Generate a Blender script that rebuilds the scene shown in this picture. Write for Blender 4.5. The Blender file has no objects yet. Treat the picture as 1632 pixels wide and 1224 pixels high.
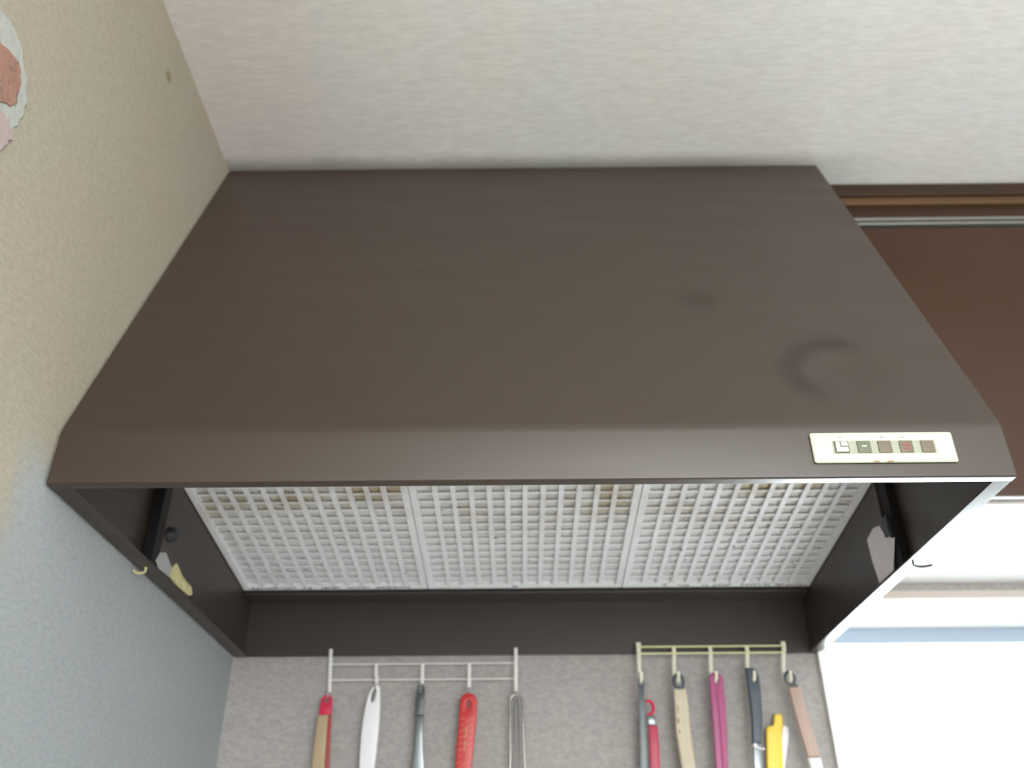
import bpy, bmesh, math, random
from mathutils import Vector, Matrix, noise
random.seed(7)
SC = bpy.context.scene
COL = SC.collection

# ------------------------------------------------------------------ camera
XL, XR = -0.4381, 0.4619          # outer sides of the hood
YF, YB = 0.7565, 1.3965           # hood front lip, back wall
ZR, ZL = 0.3499, 0.4058           # hood rim, top of the lip
YT, ZT = 1.0076, 0.9925           # top front edge of the hood
CEIL, WALLX = 0.9955, -0.4415
YC, ZC = 1.0511, 0.4592           # cabinet front, cabinet underside
FLOOR = -1.52

cam = bpy.data.cameras.new('camera')
cam_ob = bpy.data.objects.new('camera', cam)
COL.objects.link(cam_ob)
cam.sensor_fit = 'HORIZONTAL'
cam.sensor_width = 36.0
cam.lens = 36.0 * 1424.53 / 1632
cam.clip_start = 0.02
cam.dof.use_dof = True
cam.dof.focus_distance = 0.80
cam.dof.aperture_fstop = 5.0
F = Vector((-0.00522105, 0.85742695, 0.51457921))
R = Vector((0.99994966, 0.00888586, -0.00466049))
U = Vector((0.00856851, -0.51452898, 0.85743018))
M = Matrix((R, U, -F)).transposed().to_4x4()
cam_ob.matrix_world = M
SC.camera = cam_ob

# ------------------------------------------------------------------ world, lights, exposure
world = bpy.data.worlds.new('overcast_sky')
SC.world = world
world.use_nodes = True
bg = world.node_tree.nodes['Background']
bg.inputs['Color'].default_value = (0.90, 0.96, 1.0, 1)
bg.inputs['Strength'].default_value = 29.0


def area(name, loc, target, sx, sy, power, color, portal=False):
    L = bpy.data.lights.new(name, 'AREA')
    L.shape = 'RECTANGLE'
    L.size, L.size_y = sx, sy
    L.energy = power
    L.color = color
    if portal:
        L.cycles.is_portal = True
    o = bpy.data.objects.new(name, L)
    COL.objects.link(o)
    o.location = loc
    o.rotation_euler = (Vector(target) - Vector(loc)).to_track_quat('-Z', 'Y').to_euler()
    return o


area('window_portal', (0.92, 1.50, -0.1), (0.92, 0.0, -0.1), 0.92, 1.0, 1, (1, 1, 1), True)
area('rear_fill', (0.9, -2.15, -0.1), (0.5, 1.0, 0.3), 1.8, 1.5, 46, (0.96, 0.98, 1.0))  # added soft panel behind the view, no window there; brightens the room
area('side_fill', (2.9, -0.9, -0.2), (0.0, -0.6, 0.3), 1.6, 1.2, 6, (0.96, 0.98, 1.0))  # added panel on the right, no window there; shapes the ceiling and hood gradient
pl_ = bpy.data.lights.new('point_fill', 'POINT')  # added point light behind the view, no fixture; lifts ceiling, lip and hood
pl_.energy = 46
pl_.color = (1.0, 0.98, 0.94)
pl_.shadow_soft_size = 0.38
pl_ob = bpy.data.objects.new('point_fill', pl_)
COL.objects.link(pl_ob)
pl_ob.location = (0.40, -0.95, 0.50)

vs = SC.view_settings
SC.display_settings.display_device = 'sRGB'
vs.view_transform = 'Standard'
vs.look = 'None'
vs.exposure = 0.16
vs.gamma = 1.0
vs.use_curve_mapping = False


# ------------------------------------------------------------------ materials
def mat(name, col, rough=0.5, metal=0.0, spec=0.5, coat=0.0, var=0.0, vscale=8.0, bump=0.0, bscale=60.0,
        stretch=(1, 1, 1)):
    m = bpy.data.materials.new(name)
    m.use_nodes = True
    nt = m.node_tree
    b = nt.nodes['Principled BSDF']
    b.inputs['Base Color'].default_value = (*col, 1)
    b.inputs['Roughness'].default_value = rough
    b.inputs['Metallic'].default_value = metal
    b.inputs['Specular IOR Level'].default_value = spec
    b.inputs['Coat Weight'].default_value = coat
    tc = nt.nodes.new('ShaderNodeTexCoord')
    mp = nt.nodes.new('ShaderNodeMapping')
    mp.inputs['Scale'].default_value = stretch
    nt.links.new(tc.outputs['Object'], mp.inputs['Vector'])
    if var or True:
        n = nt.nodes.new('ShaderNodeTexNoise')
        n.inputs['Scale'].default_value = vscale
        n.inputs['Detail'].default_value = 4
        nt.links.new(mp.outputs['Vector'], n.inputs['Vector'])
        mx = nt.nodes.new('ShaderNodeMix')
        mx.data_type = 'RGBA'
        v = var if var else 0.06
        mx.inputs['A'].default_value = (*[c * (1 - v) for c in col], 1)
        mx.inputs['B'].default_value = (*[min(1, c * (1 + v)) for c in col], 1)
        nt.links.new(n.outputs['Fac'], mx.inputs['Factor'])
        nt.links.new(mx.outputs['Result'], b.inputs['Base Color'])
    if bump:
        n2 = nt.nodes.new('ShaderNodeTexNoise')
        n2.inputs['Scale'].default_value = bscale
        n2.inputs['Detail'].default_value = 5
        nt.links.new(mp.outputs['Vector'], n2.inputs['Vector'])
        bp = nt.nodes.new('ShaderNodeBump')
        bp.inputs['Strength'].default_value = bump
        bp.inputs['Distance'].default_value = 0.002
        nt.links.new(n2.outputs['Fac'], bp.inputs['Height'])
        nt.links.new(bp.outputs['Normal'], b.inputs['Normal'])
    return m


def nodes(m):
    return m.node_tree, m.node_tree.nodes['Principled BSDF']


def math_node(nt, op, a, b=None, clamp=False):
    n = nt.nodes.new('ShaderNodeMath')
    n.operation = op
    n.use_clamp = clamp
    for i, v in enumerate((a, b)):
        if v is None:
            continue
        if isinstance(v, (int, float)):
            n.inputs[i].default_value = v
        else:
            nt.links.new(v, n.inputs[i])
    return n.outputs[0]


def smooth(nt, v, lo, hi):
    n = nt.nodes.new('ShaderNodeMapRange')
    n.interpolation_type = 'SMOOTHSTEP'
    n.inputs['From Min'].default_value = lo
    n.inputs['From Max'].default_value = hi
    nt.links.new(v, n.inputs['Value'])
    return n.outputs['Result']


def mix_col(nt, fac, a, b):
    n = nt.nodes.new('ShaderNodeMix')
    n.data_type = 'RGBA'
    nt.links.new(fac, n.inputs['Factor'])
    for k, v in (('A', a), ('B', b)):
        if isinstance(v, tuple):
            n.inputs[k].default_value = (*v, 1)
        else:
            nt.links.new(v, n.inputs[k])
    return n.outputs['Result']


def wallpaper(name, col, stretch, extra=None, fleck=0.10, grain=230):
    m = bpy.data.materials.new(name)
    m.use_nodes = True
    nt, b = nodes(m)
    b.inputs['Roughness'].default_value = 0.85
    b.inputs['Specular IOR Level'].default_value = 0.15
    tc = nt.nodes.new('ShaderNodeTexCoord')
    mp = nt.nodes.new('ShaderNodeMapping')
    mp.inputs['Scale'].default_value = stretch
    nt.links.new(tc.outputs['Object'], mp.inputs['Vector'])
    fine = nt.nodes.new('ShaderNodeTexNoise')
    fine.inputs['Scale'].default_value = grain
    fine.inputs['Detail'].default_value = 6
    fine.inputs['Roughness'].default_value = 0.65
    nt.links.new(mp.outputs['Vector'], fine.inputs['Vector'])
    big = nt.nodes.new('ShaderNodeTexNoise')
    big.inputs['Scale'].default_value = 7
    big.inputs['Detail'].default_value = 5
    nt.links.new(tc.outputs['Object'], big.inputs['Vector'])
    c1 = mix_col(nt, big.outputs['Fac'], tuple(c * f for c, f in zip(col, (1.03, 0.97, 0.95))),
                 tuple(min(1, c * f) for c, f in zip(col, (0.97, 1.03, 1.04))))
    if extra:
        c1 = extra(nt, tc, c1)
    f2 = smooth(nt, fine.outputs['Fac'], 0.30, 0.70)
    mul = nt.nodes.new('ShaderNodeMix')
    mul.data_type = 'RGBA'
    mul.blend_type = 'MULTIPLY'
    mul.inputs['Factor'].default_value = 1.0
    nt.links.new(c1, mul.inputs['A'])
    g = mix_col(nt, f2, (1 - fleck,) * 3, (1.0,) * 3)
    nt.links.new(g, mul.inputs['B'])
    nt.links.new(mul.outputs['Result'], b.inputs['Base Color'])
    bp = nt.nodes.new('ShaderNodeBump')
    bp.inputs['Strength'].default_value = 0.35
    bp.inputs['Distance'].default_value = 0.0012
    nt.links.new(fine.outputs['Fac'], bp.inputs['Height'])
    nt.links.new(bp.outputs['Normal'], b.inputs['Normal'])
    return m


def sep(nt, tc):
    s = nt.nodes.new('ShaderNodeSeparateXYZ')
    nt.links.new(tc.outputs['Object'], s.inputs[0])
    return s.outputs


def wall_left_extra(nt, tc, c):
    # yellowed paper above and in front, cleaner grey paper in the cooking recess under the hood
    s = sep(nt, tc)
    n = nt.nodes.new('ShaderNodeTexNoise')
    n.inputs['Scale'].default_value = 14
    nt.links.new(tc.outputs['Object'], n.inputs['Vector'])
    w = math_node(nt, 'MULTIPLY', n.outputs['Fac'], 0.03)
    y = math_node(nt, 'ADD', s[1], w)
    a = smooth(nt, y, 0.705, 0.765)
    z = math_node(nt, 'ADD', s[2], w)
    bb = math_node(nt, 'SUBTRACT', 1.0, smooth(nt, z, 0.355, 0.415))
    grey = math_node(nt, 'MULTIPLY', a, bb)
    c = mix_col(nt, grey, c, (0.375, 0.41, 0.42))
    # small brown spot
    sp = nt.nodes.new('ShaderNodeVectorMath')
    sp.operation = 'DISTANCE'
    nt.links.new(tc.outputs['Object'], sp.inputs[0])
    sp.inputs[1].default_value = (WALLX, 0.7737, 0.9271)
    f = math_node(nt, 'SUBTRACT', 1.0, smooth(nt, sp.outputs['Value'], 0.003, 0.012))
    return mix_col(nt, f, c, (0.26, 0.24, 0.14))


def ceiling_extra(nt, tc, c):
    # darker grey band along the top of the hood, fading out to the right
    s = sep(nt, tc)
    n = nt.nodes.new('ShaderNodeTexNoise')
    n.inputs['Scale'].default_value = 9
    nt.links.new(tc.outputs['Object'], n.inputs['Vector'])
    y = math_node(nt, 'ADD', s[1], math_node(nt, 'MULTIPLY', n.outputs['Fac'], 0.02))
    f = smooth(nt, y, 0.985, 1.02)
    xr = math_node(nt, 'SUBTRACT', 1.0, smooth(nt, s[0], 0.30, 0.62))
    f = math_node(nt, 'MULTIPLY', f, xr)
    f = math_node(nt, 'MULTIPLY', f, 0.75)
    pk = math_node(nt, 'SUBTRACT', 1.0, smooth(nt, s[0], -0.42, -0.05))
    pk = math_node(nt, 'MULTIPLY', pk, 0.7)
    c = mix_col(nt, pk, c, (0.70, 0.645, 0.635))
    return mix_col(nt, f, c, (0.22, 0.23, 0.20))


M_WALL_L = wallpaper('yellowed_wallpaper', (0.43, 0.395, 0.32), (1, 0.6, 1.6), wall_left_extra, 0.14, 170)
M_WALL_B = wallpaper('grey_wallpaper', (0.43, 0.412, 0.402), (0.7, 1, 1.3), None, 0.22, 170)
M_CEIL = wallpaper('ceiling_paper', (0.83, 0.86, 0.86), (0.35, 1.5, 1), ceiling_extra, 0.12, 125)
M_ROOM = mat('room_plaster', (0.70, 0.69, 0.67), 0.9)
M_FLOOR = mat('floor_wood', (0.46, 0.38, 0.30), 0.45, var=0.2, stretch=(1, 8, 1))


def hood_paint():
    m = mat('brown_enamel', (0.035, 0.0215, 0.014), 0.34, coat=0.0, var=0.10, vscale=3)
    nt, b = nodes(m)
    b.inputs['Specular IOR Level'].default_value = 0.8
    tc = nt.nodes.new('ShaderNodeTexCoord')
    mp = nt.nodes.new('ShaderNodeMapping')
    mp.inputs['Scale'].default_value = (1.2, 6, 9)
    nt.links.new(tc.outputs['Object'], mp.inputs['Vector'])
    n = nt.nodes.new('ShaderNodeTexNoise')
    n.inputs['Scale'].default_value = 3.5
    n.inputs['Detail'].default_value = 6
    nt.links.new(mp.outputs['Vector'], n.inputs['Vector'])
    r = nt.nodes.new('ShaderNodeMapRange')
    r.inputs['From Min'].default_value = 0.3
    r.inputs['From Max'].default_value = 0.7
    r.inputs['To Min'].default_value = 0.36
    r.inputs['To Max'].default_value = 0.46
    nt.links.new(n.outputs['Fac'], r.inputs['Value'])
    nt.links.new(r.outputs['Result'], b.inputs['Roughness'])
    # a darker, less shiny crescent up and left of the dent and a faint finger smudge beside it
    s = sep(nt, tc)
    ox, oy, oz = (XL + XR) / 2, YB - 0.001, ZR

    def dist(px, py, pz):
        v = nt.nodes.new('ShaderNodeVectorMath')
        v.operation = 'DISTANCE'
        nt.links.new(tc.outputs['Object'], v.inputs[0])
        v.inputs[1].default_value = (px - ox, py - oy, pz - oz)
        return v.outputs['Value']
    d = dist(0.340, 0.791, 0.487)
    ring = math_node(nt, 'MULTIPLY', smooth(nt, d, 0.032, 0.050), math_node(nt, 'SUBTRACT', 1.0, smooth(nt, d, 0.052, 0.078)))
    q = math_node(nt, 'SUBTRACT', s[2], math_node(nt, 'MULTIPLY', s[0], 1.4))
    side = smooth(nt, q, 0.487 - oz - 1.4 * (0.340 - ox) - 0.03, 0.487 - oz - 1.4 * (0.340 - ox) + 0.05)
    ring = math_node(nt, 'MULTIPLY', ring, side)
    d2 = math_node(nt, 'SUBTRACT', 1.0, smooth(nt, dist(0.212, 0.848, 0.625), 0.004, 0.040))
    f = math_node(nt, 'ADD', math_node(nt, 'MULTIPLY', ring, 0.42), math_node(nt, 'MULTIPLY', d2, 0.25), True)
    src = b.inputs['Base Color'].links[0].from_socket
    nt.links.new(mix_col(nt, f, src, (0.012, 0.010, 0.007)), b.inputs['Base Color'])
    sp = math_node(nt, 'SUBTRACT', 0.8, math_node(nt, 'MULTIPLY', f, 0.6))
    nt.links.new(sp, b.inputs['Specular IOR Level'])
    return m


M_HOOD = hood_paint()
M_HOOD_IN = mat('brown_inner_enamel', (0.050, 0.040, 0.036), 0.42, var=0.12, vscale=10)
M_DARKGAP = mat('near_black_gap', (0.012, 0.010, 0.011), 0.8)
M_PLATE = mat('ivory_plastic', (0.60, 0.63, 0.52), 0.5, var=0.02)
M_BTN = mat('brown_button', (0.17, 0.14, 0.105), 0.5)
M_BTN_G = mat('green_grey_button', (0.14, 0.16, 0.11), 0.5)
M_BTN_FR = mat('grey_button_frame', (0.12, 0.14, 0.12), 0.5)
M_BTN_W = mat('white_button', (0.55, 0.58, 0.53), 0.4)
M_RED_MARK = mat('red_print', (0.28, 0.08, 0.07), 0.5)
M_GREYP = mat('pale_button_channel', (0.36, 0.39, 0.31), 0.5)
M_PRINT = mat('grey_print', (0.30, 0.31, 0.26), 0.6)
M_RUST = mat('rust_stain', (0.40, 0.27, 0.12), 0.7)


def filter_mat(name, base, stain_amt):
    m = mat(name, base, 0.5, metal=0.0, var=0.06, vscale=40)
    nt, b = nodes(m)
    src = b.inputs['Base Color'].links[0].from_socket
    ge = nt.nodes.new('ShaderNodeNewGeometry')
    s = nt.nodes.new('ShaderNodeSeparateXYZ')
    nt.links.new(ge.outputs['Position'], s.inputs[0])
    n = nt.nodes.new('ShaderNodeTexNoise')
    n.inputs['Scale'].default_value = 16
    n.inputs['Detail'].default_value = 5
    nt.links.new(ge.outputs['Position'], n.inputs['Vector'])
    a = smooth(nt, n.outputs['Fac'], 0.42, 0.68)
    fy = math_node(nt, 'SUBTRACT', 1.0, smooth(nt, s.outputs[1], 1.02, 1.22))
    a = math_node(nt, 'MULTIPLY', a, fy)
    a = math_node(nt, 'MULTIPLY', a, stain_amt)
    c = mix_col(nt, a, src, (0.42, 0.33, 0.18))
    nt.links.new(c, b.inputs['Base Color'])
    return m


M_FILT = filter_mat('filter_aluminium', (0.88, 0.90, 0.93), 0.35)
M_FBACK = filter_mat('filter_mesh_pad', (0.74, 0.76, 0.77), 1.0)
M_GRIME = mat('black_grime', (0.03, 0.035, 0.04), 0.7)
M_WOOD_D = mat('dark_stained_wood', (0.036, 0.019, 0.010), 0.45, spec=0.3, var=0.18, vscale=5, stretch=(1, 6, 14))
M_WOOD_L = mat('brown_stained_wood', (0.095, 0.048, 0.020), 0.40, var=0.18, vscale=5, stretch=(1, 6, 14))
M_DOOR = mat('brown_cabinet_door', (0.052, 0.024, 0.012), 0.45, spec=0.3, var=0.16, vscale=4, stretch=(1, 1, 3))
M_RAIL = mat('grey_aluminium_rail', (0.26, 0.26, 0.25), 0.35, metal=0.6)
M_WHITE = mat('white_laminate', (0.86, 0.87, 0.88), 0.5, var=0.02)
M_BEIGE = mat('beige_strip', (0.50, 0.45, 0.40), 0.6)
M_ALU = mat('pale_blue_aluminium', (0.30, 0.37, 0.45), 0.4, metal=0.2)
M_CHROME = mat('stainless_wire', (0.40, 0.40, 0.38), 0.25, metal=0.9)
M_STRAP = mat('white_coated_wire', (0.78, 0.78, 0.76), 0.35)
M_CREAM = mat('cream_plastic', (0.76, 0.75, 0.62), 0.4)
M_CREAMY = mat('yellowed_cream_wire', (0.74, 0.72, 0.42), 0.4)
M_RED = mat('red_plastic', (0.50, 0.030, 0.032), 0.35, var=0.10)
M_CRIMSON = mat('crimson_plastic', (0.58, 0.018, 0.07), 0.35)
M_DKRED = mat('dark_red_plastic', (0.36, 0.05, 0.05), 0.4)
M_EMB = mat('worn_embossing', (0.72, 0.28, 0.22), 0.5)
M_TAN = mat('tan_handle', (0.42, 0.32, 0.20), 0.5, var=0.1, stretch=(6, 6, 1), vscale=30)
M_NYLON = mat('white_plastic', (0.80, 0.81, 0.84), 0.35)
M_STEEL = mat('brushed_steel', (0.25, 0.285, 0.30), 0.33, metal=0.85)
M_STEELD = mat('dark_steel', (0.10, 0.115, 0.12), 0.35, metal=0.5)
M_BAMBOO = mat('bamboo', (0.56, 0.50, 0.38), 0.55, var=0.35, stretch=(1, 1, .5), vscale=22)
M_MAGENTA = mat('magenta_plastic', (0.36, 0.07, 0.19), 0.4)
M_SLATE = mat('slate_rubber', (0.06, 0.085, 0.11), 0.45)
M_YELLOW = mat('yellow_plastic', (0.90, 0.66, 0.07), 0.4)
M_WOODH = mat('pale_brown_wood', (0.44, 0.33, 0.28), 0.55, var=0.2, stretch=(6, 6, 1), vscale=20)
M_STICK = mat('pinkish_paper_label', (0.86, 0.80, 0.83), 0.7, var=0.08, vscale=60)
M_YLAB = mat('yellow_crumpled_tape', (0.62, 0.58, 0.30), 0.6, var=0.3, vscale=120)
M_GLAB = mat('grey_label', (0.42, 0.43, 0.43), 0.6)
M_CLIP = mat('dark_clip', (0.03, 0.035, 0.045), 0.5)
M_PLASTER = mat('chipped_plaster', (0.44, 0.46, 0.43), 0.9, var=0.12, vscale=90, bump=0.6, bscale=150)
M_PINK = mat('pink_torn_paper', (0.44, 0.36, 0.35), 0.9, var=0.08, vscale=70)


def clay():
    m = mat('bare_red_clay_plaster', (0.36, 0.20, 0.155), 0.95, var=0.25, vscale=60, bump=0.8, bscale=180)
    nt, b = nodes(m)
    src = b.inputs['Base Color'].links[0].from_socket
    ge = nt.nodes.new('ShaderNodeNewGeometry')
    n = nt.nodes.new('ShaderNodeTexNoise')
    n.inputs['Scale'].default_value = 55
    nt.links.new(ge.outputs['Position'], n.inputs['Vector'])
    f = math_node(nt, 'MULTIPLY', smooth(nt, n.outputs['Fac'], 0.55, 0.7), 0.8)
    nt.links.new(mix_col(nt, f, src, (0.20, 0.16, 0.14)), b.inputs['Base Color'])
    return m


M_CLAY = clay()


def glass():
    m = bpy.data.materials.new('window_glass')
    m.use_nodes = True
    nt = m.node_tree
    nt.nodes.remove(nt.nodes['Principled BSDF'])
    out = nt.nodes['Material Output']
    t = nt.nodes.new('ShaderNodeBsdfTransparent')
    t.inputs['Color'].default_value = (0.96, 0.98, 0.98, 1)
    g = nt.nodes.new('ShaderNodeBsdfGlossy')
    g.inputs['Roughness'].default_value = 0.05
    fr = nt.nodes.new('ShaderNodeFresnel')
    fr.inputs['IOR'].default_value = 1.45
    mx = nt.nodes.new('ShaderNodeMixShader')
    nt.links.new(fr.outputs[0], mx.inputs[0])
    nt.links.new(t.outputs[0], mx.inputs[1])
    nt.links.new(g.outputs[0], mx.inputs[2])
    nt.links.new(mx.outputs[0], out.inputs['Surface'])
    return m


M_GLASS = glass()

# ------------------------------------------------------------------ helpers
ORG = {}


def link(name, me, m, parent=None, smooth_on=False):
    """Links a mesh given in world coordinates as one object; a child is stored relative to its thing."""
    if isinstance(me, bmesh.types.BMesh):
        bmesh.ops.recalc_face_normals(me, faces=me.faces)
        d = bpy.data.meshes.new(name)
        me.to_mesh(d)
        me.free()
    else:
        d = me
    d.name = name
    if not d.materials:
        d.materials.append(m)
    if smooth_on:
        for p in d.polygons:
            p.use_smooth = True
        try:
            d.set_sharp_from_angle(angle=math.radians(42))
        except Exception:
            pass
    o = bpy.data.objects.new(name, d)
    COL.objects.link(o)
    if parent:
        org = ORG.get(parent, Vector())
        d.transform(Matrix.Translation(-org))
        o.parent = parent
        ORG[o] = org
    else:
        ORG[o] = Vector()
    return o


def thing(name, label, cat, loc, group=None):
    o = bpy.data.objects.new(name, None)
    COL.objects.link(o)
    o.empty_display_size = 0.03
    o.location = loc
    o['label'] = label
    o['category'] = cat
    if group:
        o['group'] = group
    ORG[o] = Vector(loc)
    return o


def structure(name, bm, m):
    o = link(name, bm, m)
    o['kind'] = 'structure'
    return o


def box(x0, x1, y0, y1, z0, z1, bev=0.0, bm=None, seg=2):
    b = bmesh.new()
    r = bmesh.ops.create_cube(b, size=1)
    for v in b.verts:
        v.co = Vector(((x0 + x1) / 2 + v.co.x * (x1 - x0), (y0 + y1) / 2 + v.co.y * (y1 - y0),
                       (z0 + z1) / 2 + v.co.z * (z1 - z0)))
    if bev:
        bmesh.ops.bevel(b, geom=list(b.edges), offset=bev, segments=seg, affect='EDGES', profile=0.5)
    if bm is None:
        return b
    d = bpy.data.meshes.new('tmp')
    b.to_mesh(d)
    b.free()
    bm.from_mesh(d)
    bpy.data.meshes.remove(d)
    return bm


def catmull(pts, n=6):
    pts = [Vector(p) for p in pts]
    if len(pts) < 3:
        return pts
    P = [pts[0] * 2 - pts[1]] + pts + [pts[-1] * 2 - pts[-2]]
    out = []
    for i in range(1, len(P) - 2):
        a, b, c, d = P[i - 1:i + 3]
        for k in range(n):
            t = k / n
            out.append(0.5 * ((2 * b) + (c - a) * t + (2 * a - 5 * b + 4 * c - d) * t * t +
                              (-a + 3 * b - 3 * c + d) * t ** 3))
    out.append(pts[-1])
    return out


def tube(pts, r, sides=8, bm=None, sm=0, flat=(1, 1), ref=Vector((0, 1, 0)), rs=None):
    """Sweep of an ellipse; flat=(side, ref) scales the section, rs gives a radius factor per control point."""
    if bm is None:
        bm = bmesh.new()
    n0 = len(pts)
    p = catmull(pts, sm) if sm else [Vector(q) for q in pts]
    rings = []
    for i, q in enumerate(p):
        t = (p[min(i + 1, len(p) - 1)] - p[max(i - 1, 0)]).normalized()
        a = t.cross(ref)
        if a.length < 1e-4:
            a = t.cross(Vector((1, 0, 0)))
        a.normalize()
        b = a.cross(t).normalized()
        k = 1.0
        if rs:
            u = i / (len(p) - 1) * (n0 - 1)
            j = min(int(u), n0 - 2)
            k = rs[j] * (1 - (u - j)) + rs[j + 1] * (u - j)
        rings.append([bm.verts.new(q + a * math.cos(2 * math.pi * s / sides) * r * k * flat[0] +
                                   b * math.sin(2 * math.pi * s / sides) * r * (k if flat[0] == flat[1] else 1) * flat[1])
                      for s in range(sides)])
    for i in range(len(rings) - 1):
        for s in range(sides):
            bm.faces.new((rings[i][s], rings[i][(s + 1) % sides], rings[i + 1][(s + 1) % sides], rings[i + 1][s]))
    bm.faces.new(rings[0])
    bm.faces.new(rings[-1][::-1])
    return bm


def plate(outline, holes, thick, bev, y, sub=8):
    """Flat piece with real holes standing in an XZ plane, centred on y. outline/holes are lists of (x, z)."""
    c = bpy.data.curves.new('tmp', 'CURVE')
    c.dimensions = '2D'
    c.fill_mode = 'BOTH'
    c.extrude = max(thick / 2 - bev, 1e-5)
    c.bevel_depth = bev
    c.bevel_resolution = 2
    c.offset = -bev
    for loop in [outline] + holes:
        s = c.splines.new('POLY')
        s.points.add(len(loop) - 1)
        for p, (x, z) in zip(s.points, loop):
            p.co = (x, z, 0, 1)
        s.use_cyclic_u = True
    o = bpy.data.objects.new('tmp', c)
    COL.objects.link(o)
    bpy.context.view_layer.update()
    me = bpy.data.meshes.new_from_object(o)
    COL.objects.unlink(o)
    bpy.data.objects.remove(o)
    bpy.data.curves.remove(c)
    me.transform(Matrix(((1, 0, 0, 0), (0, 0, 1, y), (0, 1, 0, 0), (0, 0, 0, 1))))
    bm = bmesh.new()
    bm.from_mesh(me)
    bpy.data.meshes.remove(me)
    bmesh.ops.remove_doubles(bm, verts=bm.verts, dist=1e-6)
    return bm


def handle_outline(cl, n=8, round_top=True):
    """cl: list of (x, z, halfwidth), from top to bottom; gives a closed outline with a rounded top."""
    L = [(x - w, z) for x, z, w in cl]
    Rr = [(x + w, z) for x, z, w in cl]
    top = []
    if round_top:
        x, z, w = cl[0]
        for k in range(1, n):
            a = math.pi * k / n
            top.append((x + w * math.cos(a), z + w * math.sin(a)))
    return L + Rr[::-1] + top


def ell(cx, cz, rx, rz, n=16, rot=0.0):
    return [(cx + rx * math.cos(2 * math.pi * k / n) * math.cos(rot) - rz * math.sin(2 * math.pi * k / n) * math.sin(rot),
             cz + rx * math.cos(2 * math.pi * k / n) * math.sin(rot) + rz * math.sin(2 * math.pi * k / n) * math.cos(rot))
            for k in range(n)]


# ------------------------------------------------------------------ the room
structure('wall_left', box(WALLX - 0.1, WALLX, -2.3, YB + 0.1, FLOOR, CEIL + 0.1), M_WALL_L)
wb = structure('wall_back', box(WALLX, 0.4565, YB, YB + 0.1, FLOOR, CEIL), M_WALL_B)
bmw = box(0.4565, 3.0, YB, YB + 0.1, 0.4316, CEIL)
box(0.4565, 3.0, YB, YB + 0.1, FLOOR, -0.62, bm=bmw)
box(1.40, 3.0, YB, YB + 0.1, -0.62, 0.4316, bm=bmw)
structure('wall_back_right', bmw, M_WALL_B)
structure('wall_right', box(3.0, 3.1, -2.3, YB + 0.1, FLOOR, CEIL), M_ROOM)
structure('wall_front', box(WALLX - 0.1, 3.1, -2.4, -2.3, FLOOR, CEIL + 0.1), M_ROOM)
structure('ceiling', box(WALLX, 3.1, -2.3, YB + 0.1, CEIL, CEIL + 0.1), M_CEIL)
structure('floor', box(WALLX - 0.1, 3.1, -2.3, YB + 0.1, FLOOR - 0.1, FLOOR), M_FLOOR)

# torn wallpaper with bare plaster on the left wall (parts of the wall)


def blob(cy, cz, pts, x0, x1, seed, jit=0.12, n=40):
    """Irregular slab on the left wall: outline pts (y, z), smoothed and roughened."""
    loop = catmull([(0, a, b) for a, b in pts] + [(0, *pts[0])], max(3, n // len(pts)))[:-1]
    bm = bmesh.new()
    rnd = random.Random(seed)
    ring0, ring1 = [], []
    for v in loop:
        k = 1 + rnd.uniform(-jit, jit)
        yy, zz = cy + (v.y - cy) * k, cz + (v.z - cz) * k
        ring0.append(bm.verts.new((x0, yy, zz)))
        ring1.append(bm.verts.new((x1, cy + (yy - cy) * .96, cz + (zz - cz) * .96)))
    N = len(loop)
    for i in range(N):
        bm.faces.new((ring0[i], ring0[(i + 1) % N], ring1[(i + 1) % N], ring1[i]))
    bm.faces.new(ring0)
    mid = bm.verts.new((x1 + 0.0003, cy, cz))
    for i in range(N):
        bm.faces.new((ring1[i], ring1[(i + 1) % N], mid))
    return bm


wl = bpy.data.objects['wall_left']
link('bare_plaster', blob(0.500, 0.625, [(0.503, 0.680), (0.530, 0.672), (0.553, 0.650), (0.560, 0.622), (0.556, 0.590),
                                         (0.545, 0.560), (0.51, 0.53), (0.46, 0.54), (0.43, 0.60), (0.45, 0.66)],
                        WALLX - 0.001, WALLX + 0.0012, 3, 0.05), M_PLASTER, wl)
link('torn_paper_edge', blob(0.525, 0.570, [(0.520, 0.592), (0.545, 0.598), (0.556, 0.588), (0.548, 0.565),
                                            (0.530, 0.540), (0.505, 0.535), (0.500, 0.560)],
                           WALLX, WALLX + 0.0022, 5, 0.10), M_PINK, wl)
link('bare_clay', blob(0.500, 0.622, [(0.503, 0.648), (0.520, 0.655), (0.536, 0.650), (0.546, 0.634), (0.543, 0.618),
                                      (0.532, 0.604), (0.510, 0.598), (0.480, 0.600), (0.46, 0.62), (0.47, 0.645)],
                     WALLX, WALLX + 0.0026, 4, 0.07), M_CLAY, wl)

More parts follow.
